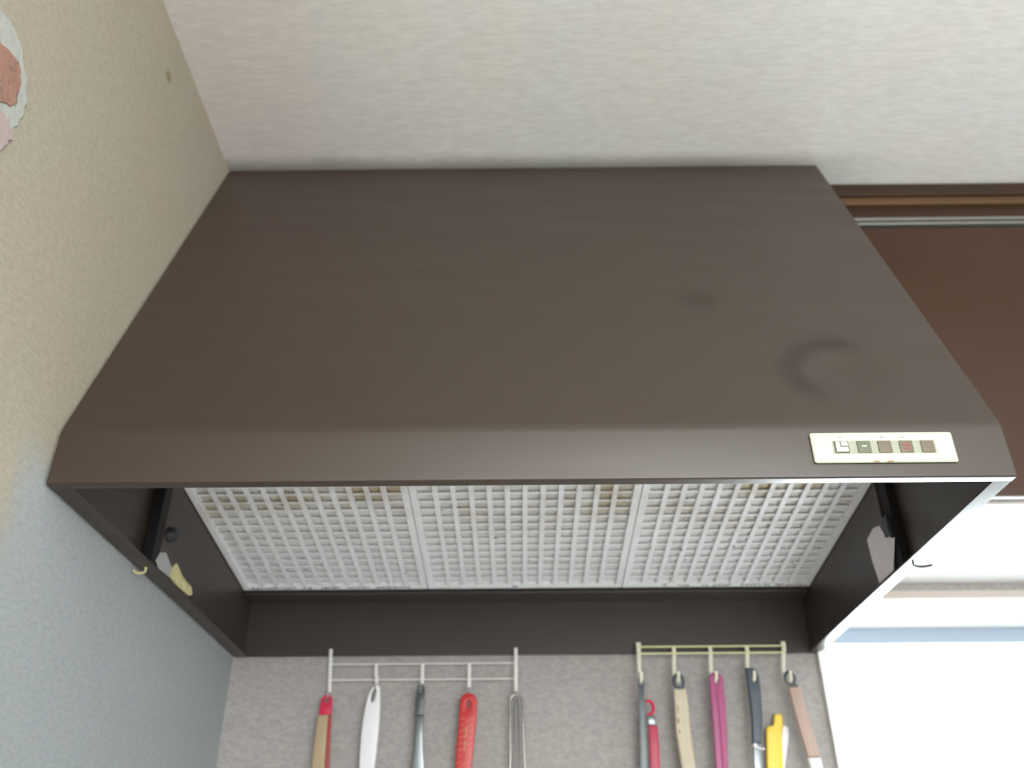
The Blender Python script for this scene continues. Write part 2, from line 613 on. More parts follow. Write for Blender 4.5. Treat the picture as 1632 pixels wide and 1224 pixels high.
# window under the cabinet
w = bmesh.new()
box(0.4565, 0.472, YB - 0.012, YB + 0.10, -0.62, 0.4016, bm=w)
box(1.385, 1.40, YB - 0.012, YB + 0.10, -0.62, 0.4016, bm=w)
box(0.4565, 1.40, YB - 0.012, YB + 0.10, 0.4016, 0.4314, bm=w)
box(0.4565, 1.40, YB - 0.02, YB + 0.10, -0.64, -0.60, bm=w)
win = structure('window_1', w, M_WHITE)
link('head_strip', box(0.4725, 1.40, YB - 0.006, YB, 0.4316, 0.4456), M_BEIGE, win)
for i, (a, b) in enumerate(((0.474, 0.935), (0.925, 1.383))):
    yy = YB + 0.045 + 0.028 * i
    s = bmesh.new()
    box(a, b, yy, yy + 0.02, 0.376, 0.400, bm=s)
    box(a, b, yy, yy + 0.02, -0.60, -0.55, bm=s)
    box(a, a + 0.012 + 0.02 * i, yy, yy + 0.02, -0.55, 0.376, bm=s)
    box(b - 0.03, b, yy, yy + 0.02, -0.55, 0.376, bm=s)
    sash = link('sash', s, M_ALU, win)
    link('glass_pane', box(a + 0.012, b - 0.03, yy + 0.008, yy + 0.012, -0.55, 0.376), M_GLASS, sash)

# ------------------------------------------------------------------ range hood
hood = thing('range_hood', 'large glossy dark brown slanted range hood mounted in the corner below the ceiling',
             'range hood', ((XL + XR) / 2, YB - 0.001, ZR))


def arc(c, r, a0, a1, n):
    return [(c[0] + r * math.cos(a0 + (a1 - a0) * k / n), c[1] + r * math.sin(a0 + (a1 - a0) * k / n)) for k in range(n + 1)]


def fillet(a, b, c, r, n=6):
    a, b, c = Vector(a), Vector(b), Vector(c)
    u, v = (a - b).normalized(), (c - b).normalized()
    half = math.acos(max(-1, min(1, u.dot(v)))) / 2
    d = r / math.tan(half)
    p0, p1 = b + u * d, b + v * d
    cen = b + (u + v).normalized() * (r / math.sin(half))
    out = []
    for k in range(n + 1):
        t = k / n
        q = (p0 * (1 - t) + p1 * t) - cen
        out.append(tuple(cen + q.normalized() * r))
    return out


YE = YB - 0.001
prof = [(YF + 0.011, ZR)]
prof += fillet((YF + 0.011, ZR), (YF, ZR), (YF, ZL), 0.0022, 4)
f2 = fillet((YF, ZR), (YF, ZL), (YT, ZT), 0.035, 8)
f3 = fillet((YF, ZL), (YT, ZT), (YE, ZT), 0.004, 4)
prof += f2
NS = 70
a, b = Vector(f2[-1]), Vector(f3[0])
i_s0 = len(prof)
for k in range(1, NS):
    prof.append(tuple(a.lerp(b, k / NS)))
prof += f3
prof.append((YE, ZT))
SL = (Vector((YT, ZT)) - Vector((YF, ZL))).normalized()
NRM = Vector((-SL.y, SL.x))            # outward
NX = 130
DX, DY, DZ = 0.340, 0.791, 0.487       # a dent in the right of the slanted face


def dent(x, y, z):
    s = (Vector((y, z)) - Vector((DY, DZ))).dot(SL)
    d = math.hypot(x - DX, s)
    v = -0.0050 * math.exp(-(d / 0.036) ** 2)
    v += 0.0010 * math.exp(-((d - 0.052) / 0.014) ** 2) * max(0, min(1, 0.5 + ((DX - x) * .8 + s * .7) / 0.04))
    s2 = (Vector((y, z)) - Vector((0.848, 0.615))).dot(SL)
    d2 = math.hypot((x - 0.212), s2)
    v += -0.0022 * math.exp(-(d2 / 0.022) ** 2)
    # very slight oil-canning of the sheet
    v += 0.0006 * noise.noise(Vector((x * 2.2, s * 2.5, 3.1)))
    return v


bm = bmesh.new()
outer, inner = [], []
for j, (py, pz) in enumerate(prof):
    ro, ri = [], []
    pj = Vector(prof[min(j + 1, len(prof) - 1)]) - Vector(prof[max(j - 1, 0)])
    pj.normalize()
    nn = Vector((-pj.y, pj.x))
    on = i_s0 <= j < i_s0 + NS - 1
    for i in range(NX + 1):
        x = XL + (XR - XL) * i / NX
        k = dent(x, py, pz) if on else 0
        if on:
            e = min((j - i_s0) / 8, (i_s0 + NS - 1 - j) / 8, i / 6, (NX - i) / 6, 1)
            k *= max(0, e)
        ro.append(bm.verts.new((x, py + nn.x * k, pz + nn.y * k)))
    outer.append(ro)
for j in range(len(prof) - 1):
    for i in range(NX):
        bm.faces.new((outer[j][i], outer[j][i + 1], outer[j + 1][i + 1], outer[j + 1][i]))
# thickness: the same sheet again, offset inwards
T = 0.0014
inn = []
for j, (py, pz) in enumerate(prof):
    pj = (Vector(prof[min(j + 1, len(prof) - 1)]) - Vector(prof[max(j - 1, 0)])).normalized()
    nn = Vector((-pj.y, pj.x))
    inn.append([bm.verts.new(outer[j][i].co - Vector((0, nn.x * T, nn.y * T))) for i in range(NX + 1)])
for j in range(len(prof) - 1):
    for i in range(NX):
        bm.faces.new((inn[j][i + 1], inn[j][i], inn[j + 1][i], inn[j + 1][i + 1]))
    for i in (0, NX):
        bm.faces.new((outer[j][i], inn[j][i], inn[j + 1][i], outer[j + 1][i]))
for j in (0, len(prof) - 1):
    for i in range(NX):
        bm.faces.new((outer[j][i], outer[j][i + 1], inn[j][i + 1], inn[j][i]))
link('front_panel', bm, M_HOOD, hood, True)


def side_panel(x0, x1, bevel=0.0):
    pts = [(YF + 0.0016, ZR + 0.003)] + [(p + 0.0016, q - 0.0005) for p, q in f2] + [(YT + 0.0016, ZT - 0.003), (YE, ZT - 0.003), (YE, ZR + 0.003)]
    b = bmesh.new()
    A = [b.verts.new((x0, p, q)) for p, q in pts]
    B = [b.verts.new((x1, p, q)) for p, q in pts]
    n = len(pts)
    b.faces.new(A)
    b.faces.new(B[::-1])
    for i in range(n):
        b.faces.new((A[i], A[(i + 1) % n], B[(i + 1) % n], B[i]))
    return b


sl = link('side_panel', side_panel(XL + 0.0002, XL + 0.0016), M_HOOD, hood)
sr = link('side_panel', side_panel(XR - 0.0016, XR - 0.0002), M_HOOD, hood)


def flange(x0, x1):
    b = box(x0, x1, YF + 0.0113, YE, ZR, ZR + 0.0026, 0.0009)
    return b


link('rim_flange', flange(XL, XL + 0.020), M_HOOD, sl, True)
link('rim_flange', flange(XR - 0.017, XR), M_HOOD, sr, True)
link('back_panel', box(XL + 0.002, XR - 0.002, YE - 0.006, YE, ZR, ZT - 0.003, 0.0006), M_HOOD_IN, hood)
# inner cheeks of the rear box that carries the filters, and the ledge behind the filters
cl_ = link('inner_cheek', box(XL + 0.0018, XL + 0.0145, 1.005, YE - 0.0065, ZR + 0.004, 0.62, 0.0008), M_HOOD_IN, hood)
cr_ = link('inner_cheek', box(XR - 0.0145, XR - 0.0018, 1.030, YE - 0.0065, ZR + 0.004, 0.62, 0.0008), M_HOOD_IN, hood)
link('dark_step_strip', box(XL + 0.0018, XL + 0.0150, 0.985, 1.0045, ZR + 0.006, 0.60, 0.001), M_DARKGAP, hood)  # near-black strip along the step in front of each cheek
link('dark_step_strip', box(XR - 0.0120, XR - 0.0018, 1.008, 1.0295, ZR + 0.006, 0.60, 0.001), M_DARKGAP, hood)
link('filter_ledge', box(XL + 0.015, XR - 0.015, 1.3445, YE - 0.0065, 0.432, 0.4375, 0.001), M_HOOD_IN, hood)
link('front_baffle', box(XL + 0.015, XR - 0.015, 0.955, 0.972, 0.470, 0.60, 0.001), M_HOOD_IN, hood)

# things stuck inside the cheeks


def yz_plate(pts, x0, x1, crumple=0.0, seed=1):
    b = bmesh.new()
    rnd = random.Random(seed)
    A = [b.verts.new((x0, y, z)) for y, z in pts]
    B = [b.verts.new((x1 + rnd.uniform(-crumple, crumple), y, z)) for y, z in pts]
    n = len(pts)
    b.faces.new(A)
    cy = sum(p[0] for p in pts) / n
    cz = sum(p[1] for p in pts) / n
    mid = b.verts.new((x1 + crumple * (1 if x1 > x0 else -1) * .6, cy, cz))
    for i in range(n):
        b.faces.new((A[i], A[(i + 1) % n], B[(i + 1) % n], B[i]))
        b.faces.new((B[i], B[(i + 1) % n], mid))
    return b


xc = XL + 0.0145
o = link('label', yz_plate([(0.996, 0.362), (1.005, 0.375), (1.022, 0.381), (1.046, 0.372), (1.049, 0.3585), (1.010, 0.357)],
                           xc, xc + 0.0006), M_GLAB, cl_)
o['label'] = 'small grey paper label'
o = link('tape', yz_plate([(1.046, 0.359), (1.048, 0.372), (1.056, 0.380), (1.070, 0.378), (1.084, 0.374), (1.098, 0.371),
                           (1.114, 0.368), (1.121, 0.361), (1.112, 0.357), (1.092, 0.3575), (1.066, 0.356)],
                          xc, xc + 0.003, 0.0022, 4), M_YLAB, cl_)
o['label'] = 'crumpled yellow tape'
bmk = bmesh.new()
bmesh.ops.create_cone(bmk, cap_ends=True, segments=20, radius1=0.010, radius2=0.007, depth=0.010)
bmesh.ops.bevel(bmk, geom=[e for e in bmk.edges if abs(e.verts[0].co.z - e.verts[1].co.z) < 1e-5], offset=0.0015, segments=2, affect='EDGES')
bmk.transform(Matrix.Translation((xc + 0.005, 1.022, 0.404)) @ Matrix.Rotation(math.pi / 2, 4, 'Y'))
o = link('knob', bmk, M_CLIP, cl_, True)
o['label'] = 'dark blue-black round knob'
o = link('hook', tube([(XL + 0.010, 0.985, ZR + 0.001), (XL + 0.010, 0.986, ZR - 0.005), (XL + 0.004, 0.982, ZR - 0.008),
                       (XL - 0.001, 0.978, ZR - 0.006)], 0.0014, 8, sm=4), M_YLAB, sl, True)
o['label'] = 'small yellowish hook under the rim'
xc = XR - 0.0145
o = link('label', yz_plate([(1.088, 0.416), (1.062, 0.421), (1.043, 0.4167), (1.036, 0.405), (1.022, 0.398), (1.018, 0.391),
                            (1.008, 0.388), (0.998 + .034, 0.3555), (1.079, 0.3555), (1.086, 0.385)],
                           xc, xc - 0.0006), M_STICK, cr_)
o['label'] = 'torn pinkish paper label'
o = link('clip', box(XR - 0.019, XR - 0.0125, 1.009, 1.026, 0.394, 0.418, 0.0015), M_CLIP, cr_)
o['label'] = 'dark clip above the torn label'
o = link('hook', tube([(XR - 0.010, 0.985, ZR + 0.001), (XR - 0.010, 0.986, ZR - 0.004), (XR - 0.004, 0.980, ZR - 0.008),
                       (XR + 0.004, 0.972, ZR - 0.009)], 0.0013, 8, sm=4), M_CLIP, sr, True)
o['label'] = 'small dark hook under the right rim'

# control plate
pl = link('control_plate', box(0.2772, 0.4112, YF - 0.0035, YF - 0.0001, 0.3640, 0.3955, 0.0022, seg=3), M_PLATE, hood, True)
pl['label'] = 'ivory control plate with a row of five square buttons'
yp = YF - 0.0035
link('button_channel', box(0.2962, 0.3930, yp - 0.0003, yp + 0.001, 0.3728, 0.3862), M_GREYP, pl)
xs = [(0.2978, 0.3112, M_BTN_FR), (0.3191, 0.3319, M_BTN_G), (0.3386, 0.3514, M_BTN), (0.3587, 0.3713, M_BTN), (0.3788, 0.3912, M_BTN)]
for i, (a, b, m) in enumerate(xs):
    o = link('button', box(a, b, yp - 0.0016, yp, 0.3733, 0.3857, 0.0008), m, pl, True)
yb_ = yp - 0.0016


def flat_text(txt, size, x, z, y, m, name, parent, sx=1.0):
    c = bpy.data.curves.new('tmp', 'FONT')
    c.body = txt
    c.size = size
    c.extrude = 0.00012
    c.align_x = 'CENTER'
    c.align_y = 'CENTER'
    ob = bpy.data.objects.new('tmp', c)
    COL.objects.link(ob)
    bpy.context.view_layer.update()
    me = bpy.data.meshes.new_from_object(ob)
    COL.objects.unlink(ob)
    bpy.data.objects.remove(ob)
    me.transform(Matrix(((sx, 0, 0, x), (0, 0, 1, y), (0, 1, 0, z), (0, 0, 0, 1))))
    return link(name, me, m, parent)


link('button_face', box(0.2989, 0.3101, yb_ - 0.0004, yb_ + 0.0002, 0.3742, 0.3848, 0.0002), M_BTN_W, pl)
link('button_mark', box(0.3040, 0.3101, yb_ - 0.0007, yb_ - 0.0003, 0.3790, 0.3799), M_BTN_FR, pl)
link('button_mark', box(0.3030, 0.3040, yb_ - 0.0007, yb_ - 0.0003, 0.3790, 0.3848), M_BTN_FR, pl)
link('button_mark', box(0.3232, 0.3278, yb_ - 0.0004, yb_ + 0.0002, 0.3792, 0.3806), M_BTN_W, pl)
link('button_mark', box(0.3610, 0.3690, yb_ - 0.0004, yb_ + 0.0002, 0.3800, 0.3818), M_RED_MARK, pl)
link('button_mark', box(0.3618, 0.3680, yb_ - 0.0004, yb_ + 0.0002, 0.3762, 0.3780), M_RED_MARK, pl)
for a, b in ((0.3030, 0.3075), (0.3425, 0.3460), (0.3610, 0.3655)):
    link('printed_mark', box(a, b, yp - 0.0003, yp + 0.0002, 0.3894, 0.3902), M_PRINT, pl)
rb = bmesh.new()
for cx, wd in ((0.3345, 0.005), (0.3475, 0.006)):
    box(cx - wd / 2, cx + wd / 2, yp - 0.0002, yp + 0.0008, 0.3641, 0.3655, 0.0003, bm=rb)
link('rust_spot', rb, M_RUST, pl)

# ------------------------------------------------------------------ three grease filters
FZ0, FY0 = 0.4373, 1.3392
SLOPE = math.atan2(0.4760 - FZ0, FY0 - 0.985)
FLEN = math.hypot(0.4760 - FZ0, FY0 - 0.985)
bx = {}
labels = ['left grease filter in the hood, greyish with faint grid and greasy yellow patches',
          'middle grease filter in the hood, between two plain seams, stained brown towards the front',
          'right grease filter in the hood, with the clearest square white grid']
spans = [(-0.4228, -0.1392), (-0.1388, 0.1582), (0.1586, 0.4468)]
for fi, (a, b) in enumerate(spans):
    t = thing('grease_filter', labels[fi], 'filter', ((a + b) / 2, FY0, FZ0), 'grease filters in the hood')
    t.rotation_euler = (-SLOPE, 0, 0)
    ORG[t] = Vector()
    hw = (b - a) / 2
    # local: y from -FLEN to 0, z up; visible side is z < 0
    fb = bmesh.new()
    fr = 0.010
    box(-hw + .0003, hw - .0003, -fr, 0, 0, 0.008, 0.0008, bm=fb)
    box(-hw + .0003, hw - .0003, -FLEN, -FLEN + fr, 0, 0.008, 0.0008, bm=fb)
    box(-hw + .0003, -hw + fr, -FLEN + fr, -fr, 0, 0.008, 0.0008, bm=fb)
    box(hw - fr, hw - .0003, -FLEN + fr, -fr, 0, 0.008, 0.0008, bm=fb)
    link('frame', fb, M_FILT, t)
    # corrugated pad behind the grid
    pb = bmesh.new()
    nx, ny = 90, 60
    amp = 0.0002
    grid = [[pb.verts.new((-hw + fr + (2 * hw - 2 * fr) * i / nx, -FLEN + fr + (FLEN - 2 * fr) * j / ny,
                           0.0062 + amp * math.sin(i * math.pi / 2) * math.sin(j * math.pi / 2 + .8) +
                           0.0002 * noise.noise(Vector((i * .3, j * .3, fi)))))
             for j in range(ny + 1)] for i in range(nx + 1)]
    for i in range(nx):
        for j in range(ny):
            pb.faces.new((grid[i][j], grid[i][j + 1], grid[i + 1][j + 1], grid[i + 1][j]))
    link('mesh_pad', pb, M_FBACK, t)
    # grid bars, each one a part
    PX = 0.0222
    nb = int(round((2 * hw - 2 * fr) / PX))
    PX = (2 * hw - 2 * fr) / nb
    wx = (0.0075, 0.0070, 0.0070)[fi]
    lm = None
    for k in range(1, nb):
        x = -hw + fr + k * PX
        if lm is None:
            o = link('grid_bar', box(-wx / 2, wx / 2, -FLEN + fr + .0002, -fr - .0002, 0.0012, 0.0030, 0.0004, seg=1), M_FILT, t)
            lm = o.data
        else:
            o = bpy.data.objects.new('grid_bar', lm)
            COL.objects.link(o)
            o.parent = t
        o.location = (x, 0, 0)
    PY = 0.0205
    nr = int(round((FLEN - 2 * fr) / PY))
    PY = (FLEN - 2 * fr) / nr
    cm = None
    for k in range(1, nr):
        y = -FLEN + fr + k * PY
        if cm is None:
            o = link('cross_bar', box(-hw + fr + .0002, hw - fr - .0002, -0.0025, 0.0025, 0.0031, 0.0046, 0.0004, seg=1), M_FILT, t)
            cm = o.data
        else:
            o = bpy.data.objects.new('cross_bar', cm)
            COL.objects.link(o)
            o.parent = t
        o.location = (0, y, 0)
    # grime along the rear frame and a few flecks
    gb = bmesh.new()
    rnd = random.Random(20 + fi)
    if fi == 0:
        gs = [(-hw + .012, -hw + .055), (-hw + .058, -hw + .078), (-hw + .092, -hw + .105), (-hw + .12, -hw + .145), (-hw + .16, -hw + .195), (-hw + .205, -hw + .255)]
    elif fi == 1:
        gs = [(-.02, -.014)]
    else:
        gs = [(-hw + .06, -hw + .068), (-hw + .085, -hw + .10), (-hw + .12, -hw + .128), (-hw + .137, -hw + .165), (-hw + .18, -hw + .222), (-hw + .232, -hw + .28)]
    for x0, x1 in gs:
        x = x0
        while x < x1:
            wd = rnd.uniform(.004, .009)
            h = rnd.uniform(.0014, .0030)
            yc = -0.0075 + rnd.uniform(-.0012, .0012) * (1 if fi else .8)
            q = bmesh.new()
            bmesh.ops.create_icosphere(q, subdivisions=1, radius=1)
            q.transform(Matrix.Translation((x + wd / 2, yc, -0.0001)) @ Matrix.Diagonal((wd / 2, h, 0.0006, 1)))
            d = bpy.data.meshes.new('q')
            q.to_mesh(d)
            q.free()
            gb.from_mesh(d)
            bpy.data.meshes.remove(d)
            x += wd * rnd.uniform(.7, 1.1)
    for k in range((7, 5, 9)[fi]):
        q = bmesh.new()
        bmesh.ops.create_icosphere(q, subdivisions=1, radius=1)
        q.transform(Matrix.Translation((rnd.uniform(-hw + .02, hw - .01), -rnd.uniform(.03, .30), 0.0010)) @
                    Matrix.Rotation(rnd.uniform(0, 3), 4, 'Z') @
                    Matrix.Diagonal((rnd.uniform(.0015, .004), rnd.uniform(.0008, .0016), 0.0007, 1)))
        d = bpy.data.meshes.new('q')
        q.to_mesh(d)
        q.free()
        gb.from_mesh(d)
        bpy.data.meshes.remove(d)
    o = link('grime', gb, M_GRIME, t)
    o['kind'] = 'stuff'

# ------------------------------------------------------------------ wall cabinet to the right of the hood
CX0, CX1 = XR + 0.002, XR + 0.90
cab = thing('wall_cabinet', 'dark brown hanging cupboard with grey sliding rail right of the range hood', 'cabinet',
            ((CX0 + CX1) / 2, YB - 0.001, ZC))
CY1 = YB - 0.001
cb = bmesh.new()
box(CX0, CX0 + 0.016, YC + 0.03, CY1, ZC + 0.0125, 0.989, bm=cb)
box(CX1 - 0.016, CX1, YC + 0.03, CY1, ZC + 0.0125, 0.989, bm=cb)
box(CX0 + .016, CX1 - 0.016, CY1 - 0.006, CY1, ZC + 0.0125, 0.989, bm=cb)
box(CX0 + .016, CX1 - 0.016, YC + 0.03, CY1 - .006, 0.975, 0.989, bm=cb)
link('carcass', cb, M_WOOD_D, cab)
link('cornice', box(CX0, CX1, YC, YC + 0.0295, 0.9690, 0.9925, 0.0012), M_WOOD_D, cab, True)
link('top_rail', box(CX0, CX1, YC + 0.004, YC + 0.0295, 0.9540, 0.9688, 0.0012), M_WOOD_L, cab, True)
link('fascia', box(CX0, CX1, YC + 0.010, YC + 0.0295, 0.9245, 0.9538, 0.0006), M_WOOD_D, cab, True)
rl = bmesh.new()
box(CX0, CX1, YC + 0.0005, YC + 0.0295, 0.9190, 0.9243, 0.0006, bm=rl)
box(CX0, CX1, YC + 0.006, YC + 0.0295, 0.9150, 0.9189, bm=rl)
box(CX0, CX1, YC + 0.0005, YC + 0.0295, 0.9100, 0.9149, 0.0006, bm=rl)
link('sliding_rail', rl, M_RAIL, cab, True)
link('dark_groove', box(CX0, CX1, YC + 0.016, YC + 0.0295, 0.9030, 0.9099), M_DARKGAP, cab)  # near-black recessed strip between rail and door
link('door', box(CX0, CX0 + 0.46, YC + 0.0005, YC + 0.0135, ZC + 0.0005, 0.9025, 0.0015), M_DOOR, cab, True)
link('door', box(CX0 + 0.43, CX1, YC + 0.0145, YC + 0.0275, ZC + 0.0005, 0.9025, 0.0015), M_DOOR, cab, True)
o = link('bottom_board', box(CX0, CX1, YC + 0.0285, CY1, ZC, ZC + 0.0122, 0.0008), M_WHITE, cab)
o['label'] = 'white underside board'

# ------------------------------------------------------------------ unseen counter added below the frame, bounces light up into the hood
wt = thing('bounce_worktop', 'unseen pale kitchen counter added below the window and the hood to bounce light up', 'bounce_worktop', (1.0, YB - 0.33, -0.67))
link('counter_slab', box(WALLX + 0.001, 2.4, YB - 0.65, YB - 0.001, -0.70, -0.665, 0.004), M_WHITE, wt)
link('base_cabinet', box(WALLX + 0.001, 2.4, YB - 0.62, YB - 0.001, FLOOR + 0.001, -0.7005, 0.002), M_WHITE, wt)

# ------------------------------------------------------------------ utensil racks
YA = 1.3805        # wires of the left rack
R1 = [(-0.2880, -0.2835, True), (-0.2168, -0.2140, False), (-0.1465, -0.1458, False), (-0.0755, -0.0752, False), (-0.0048, -0.0053, True)]
rack1 = thing('utensil_rack', 'white wire hook rack with thin rails under the left part of the hood', 'rack', (-0.145, YA, 0.357),
              'hook racks under the hood')
for z in (0.3350, 0.3118):
    link('rail', tube([(-0.2885, YA + 0.002, z), (-0.0030, YA + 0.002, z + 0.0004)], 0.0011, 8), M_STRAP, rack1, True)
for x0, x, end in R1:
    zt = 0.3575 if end else 0.3350
    zb = 0.2925 if end else 0.3045
    if x == -0.0752:
        zb = 0.2985
    b = tube([(x0, YA, zt), (x0 * .8 + x * .2, YA - 0.0012, zt - 0.012), (x0 * .1 + x * .9, YA - 0.0012, zb + 0.006), (x, YA - 0.0018, zb)],
             0.0026, 8, flat=(1.0, 0.35), sm=3)
    hk = link('hook', b, M_STRAP, rack1, True)
    link('hook_tip', tube([(x, YA - 0.0018, zb + .001), (x, YA - 0.003, zb - 0.006), (x, YA - 0.007, zb - 0.0105),
                           (x, YA - 0.0115, zb - 0.0085), (x, YA - 0.013, zb - 0.003)], 0.0011, 8, sm=4), M_CHROME, hk, True)

YD = 1.3720
rack2 = thing('utensil_rack', 'cream plastic hook rack with two close yellowed rails under the right part of the hood', 'rack',
              (0.292, YD, 0.362), 'hook racks under the hood')
for z in (0.3552, 0.3452):
    link('rail', tube([(0.1815, YD - 0.001, z), (0.4020, YD - 0.001, z + 0.0004)], 0.0013, 8), M_CREAMY, rack2, True)
R2 = [(0.1820, 0.1800, 0.1802, True), (0.2353, 0.2320, 0.2350, False), (0.2905, 0.2872, 0.2908, False),
      (0.3460, 0.3418, 0.3472, False), (0.4022, 0.3952, 0.4005, True)]
for i, (x0, x, xt, end) in enumerate(R2):
    zt = 0.3625 if end else 0.3560
    b = tube([(x0, YD + 0.002, zt), (x0, YD + 0.002, zt - 0.010), (x0 * .4 + x * .6, YD + 0.001, 0.332), (x, YD, 0.313)],
             0.0030, 10, flat=(1.0, 0.55), sm=3, rs=[1.25 if end else 1.0, 1.15 if end else 1.0, 1.0, 0.95])
    hk = link('hook', b, M_CREAM, rack2, True)
    link('hook_tip', tube([(x, YD, 0.3135), (x * .8 + xt * .2, YD - 0.003, 0.3055), (x * .4 + xt * .6, YD - 0.009, 0.3015),
                           (xt, YD - 0.0145, 0.3050), (xt + .0004, YD - 0.0165, 0.3150)], 0.0024, 8, sm=4), M_CREAM, hk, True)

# ------------------------------------------------------------------ utensils on the left rack
YU = YA - 0.0085
# 1 tan handle with a crimson cap
t = thing('spatula', 'tan handled utensil with crimson cap and red edge, first on the left rack', 'utensil', (-0.2870, YU, 0.289))
o = link('cap', plate(handle_outline([(-0.2846, 0.2800, 0.0082), (-0.2848, 0.2700, 0.0088), (-0.2850, 0.2598, 0.0090)]),
                      [ell(-0.2846, 0.2800, 0.0032, 0.0045)], 0.006, 0.001, YU), M_CRIMSON, t, True)
link('handle', plate(handle_outline([(-0.2878, 0.2597, 0.0078), (-0.2880, 0.22, 0.0090), (-0.2873, 0.185, 0.0096), (-0.2873, 0.14, 0.009)], round_top=False),
                     [], 0.007, 0.0018, YU), M_TAN, t, True)
link('edge_strip', plate(handle_outline([(-0.2780, 0.2597, 0.0018), (-0.2764, 0.22, 0.0024), (-0.2748, 0.185, 0.0027), (-0.2748, 0.14, 0.0025)], round_top=False),
                         [], 0.006, 0.0006, YU), M_DKRED, t, True)
link('blade', plate(handle_outline([(-0.2900, 0.1395, 0.012), (-0.290, 0.12, 0.024), (-0.290, 0.04, 0.030), (-0.290, 0.03, 0.026)], round_top=False),
                    [], 0.0016, 0.0004, YU), M_STEEL, t)
# 2 white plastic
t = thing('ladle', 'white plastic utensil handle with oval hanging hole, second on the left rack', 'utensil', (-0.2136, YU, 0.303))
link('handle', plate([(-0.2245, 0.2860), (-0.2270, 0.2700), (-0.2290, 0.2500), (-0.2300, 0.2300), (-0.2298, 0.2050), (-0.2290, 0.186), (-0.2250, 0.150), (-0.2225, 0.130),
                      (-0.2100, 0.130), (-0.2085, 0.150), (-0.2072, 0.186), (-0.2058, 0.205), (-0.2048, 0.230), (-0.2046, 0.250), (-0.2050, 0.270), (-0.2062, 0.288), (-0.2072, 0.298),
                      (-0.2100, 0.3020), (-0.2150, 0.3010), (-0.2205, 0.2945)],
                     [ell(-0.2160, 0.2870, 0.0032, 0.0105, 18, -0.16)], 0.007, 0.0022, YU), M_NYLON, t, True)
b = bmesh.new()
bmesh.ops.create_uvsphere(b, u_segments=24, v_segments=12, radius=0.030)
bmesh.ops.delete(b, geom=[v for v in b.verts if v.co.z > 0.004], context='VERTS')
b.transform(Matrix.Translation((-0.2138, YU - 0.026, 0.135)) @ Matrix.Diagonal((1, 1, 0.8, 1)))
bowl = link('bowl', b, M_NYLON, t, True)
sm = bowl.modifiers.new('shell', 'SOLIDIFY')
sm.thickness = 0.002
# 3 steel ladle / whisk handle
t = thing('steel_ladle', 'dark topped steel utensil with a shank widening downwards, third on the left rack', 'utensil', (-0.1459, YU, 0.302))
link('grip', plate(handle_outline([(-0.1460, 0.2960, 0.0060), (-0.1466, 0.2800, 0.0068), (-0.1470, 0.2580, 0.0062)]),
                   [ell(-0.1462, 0.2935, 0.0026, 0.0036)], 0.006, 0.0016, YU), M_STEELD, t, True)
link('shank', plate(handle_outline([(-0.1465, 0.2579, 0.0062), (-0.1462, 0.2300, 0.0064), (-0.1458, 0.2120, 0.0070), (-0.1452, 0.1860, 0.0096),
                                    (-0.1452, 0.150, 0.0130), (-0.1452, 0.135, 0.012)], round_top=False), [], 0.004, 0.0014, YU), M_STEEL, t, True)
b = bmesh.new()
bmesh.ops.create_uvsphere(b, u_segments=24, v_segments=12, radius=0.029)
bmesh.ops.delete(b, geom=[v for v in b.verts if v.co.z > 0.004], context='VERTS')
b.transform(Matrix.Translation((-0.1478, YU - 0.025, 0.137)) @ Matrix.Diagonal((1, 1, 0.8, 1)))
bowl = link('bowl', b, M_STEEL, t, True)
sm = bowl.modifiers.new('shell', 'SOLIDIFY')
sm.thickness = 0.0015
# 4 red handle with embossing
t = thing('turner', 'bright red flat handle with round top and worn embossed lettering, fourth on the left rack', 'utensil', (-0.0758, YU, 0.287))
hd = link('handle', plate(handle_outline([(-0.0752, 0.2765, 0.0128), (-0.0760, 0.2500, 0.0130), (-0.0790, 0.2100, 0.0122), (-0.0815, 0.1600, 0.0110), (-0.0820, 0.145, 0.0105)]),
                          [ell(-0.0752, 0.2735, 0.0021, 0.0058)], 0.006, 0.0015, YU), M_RED, t, True)
eb = bmesh.new()
for k in range(9):
    z = 0.2530 - k * 0.0085
    xc_ = -0.0762 - (0.2530 - z) * 0.065
    for sgn in (-1, 1):
        cx = xc_ + sgn * 0.0066
        tube([(cx - 0.0030, YU - 0.0030, z - 0.0018), (cx + 0.0030, YU - 0.0030, z + 0.0014)], 0.00042, 6, bm=eb)
    if k in (0, 1, 7, 8):
        tube([(xc_ - 0.0036, YU - 0.0030, z - 0.0046), (xc_ + 0.003, YU - 0.0030, z - 0.0012)], 0.00042, 6, bm=eb)
link('embossed_pattern', eb, M_EMB, hd)
# illegible upright lettering running down the middle of the handle
gl = bmesh.new()
for k, z in enumerate((0.2370, 0.2290, 0.2190, 0.2105)):
    xc_ = -0.0772 - (0.2370 - z) * 0.07
    st = [((-.0022, .0026), (.0022, .0030)), ((-.0024, 0), (.0024, .0006)), ((0, .0034), (-.0002, -.0032)),
          ((0, -.0002), (-.0026, -.0030)), ((0, -.0002), (.0026, -.0028))]
    for (a0, a1), (b0, b1) in st[:(5, 4, 5, 3)[k]]:
        tube([(xc_ + a0, YU - 0.0031, z + a1), (xc_ + b0, YU - 0.0031, z + b1)], 0.00048, 6, bm=gl)
link('lettering', gl, mat('gold_print', (0.62, 0.36, 0.24), 0.5), hd)
link('blade', plate(handle_outline([(-0.0820, 0.1448, 0.009), (-0.082, 0.125, 0.020), (-0.082, 0.05, 0.034), (-0.082, 0.04, 0.032)], round_top=False),
                    [], 0.003, 0.0008, YU), M_RED, t, True)
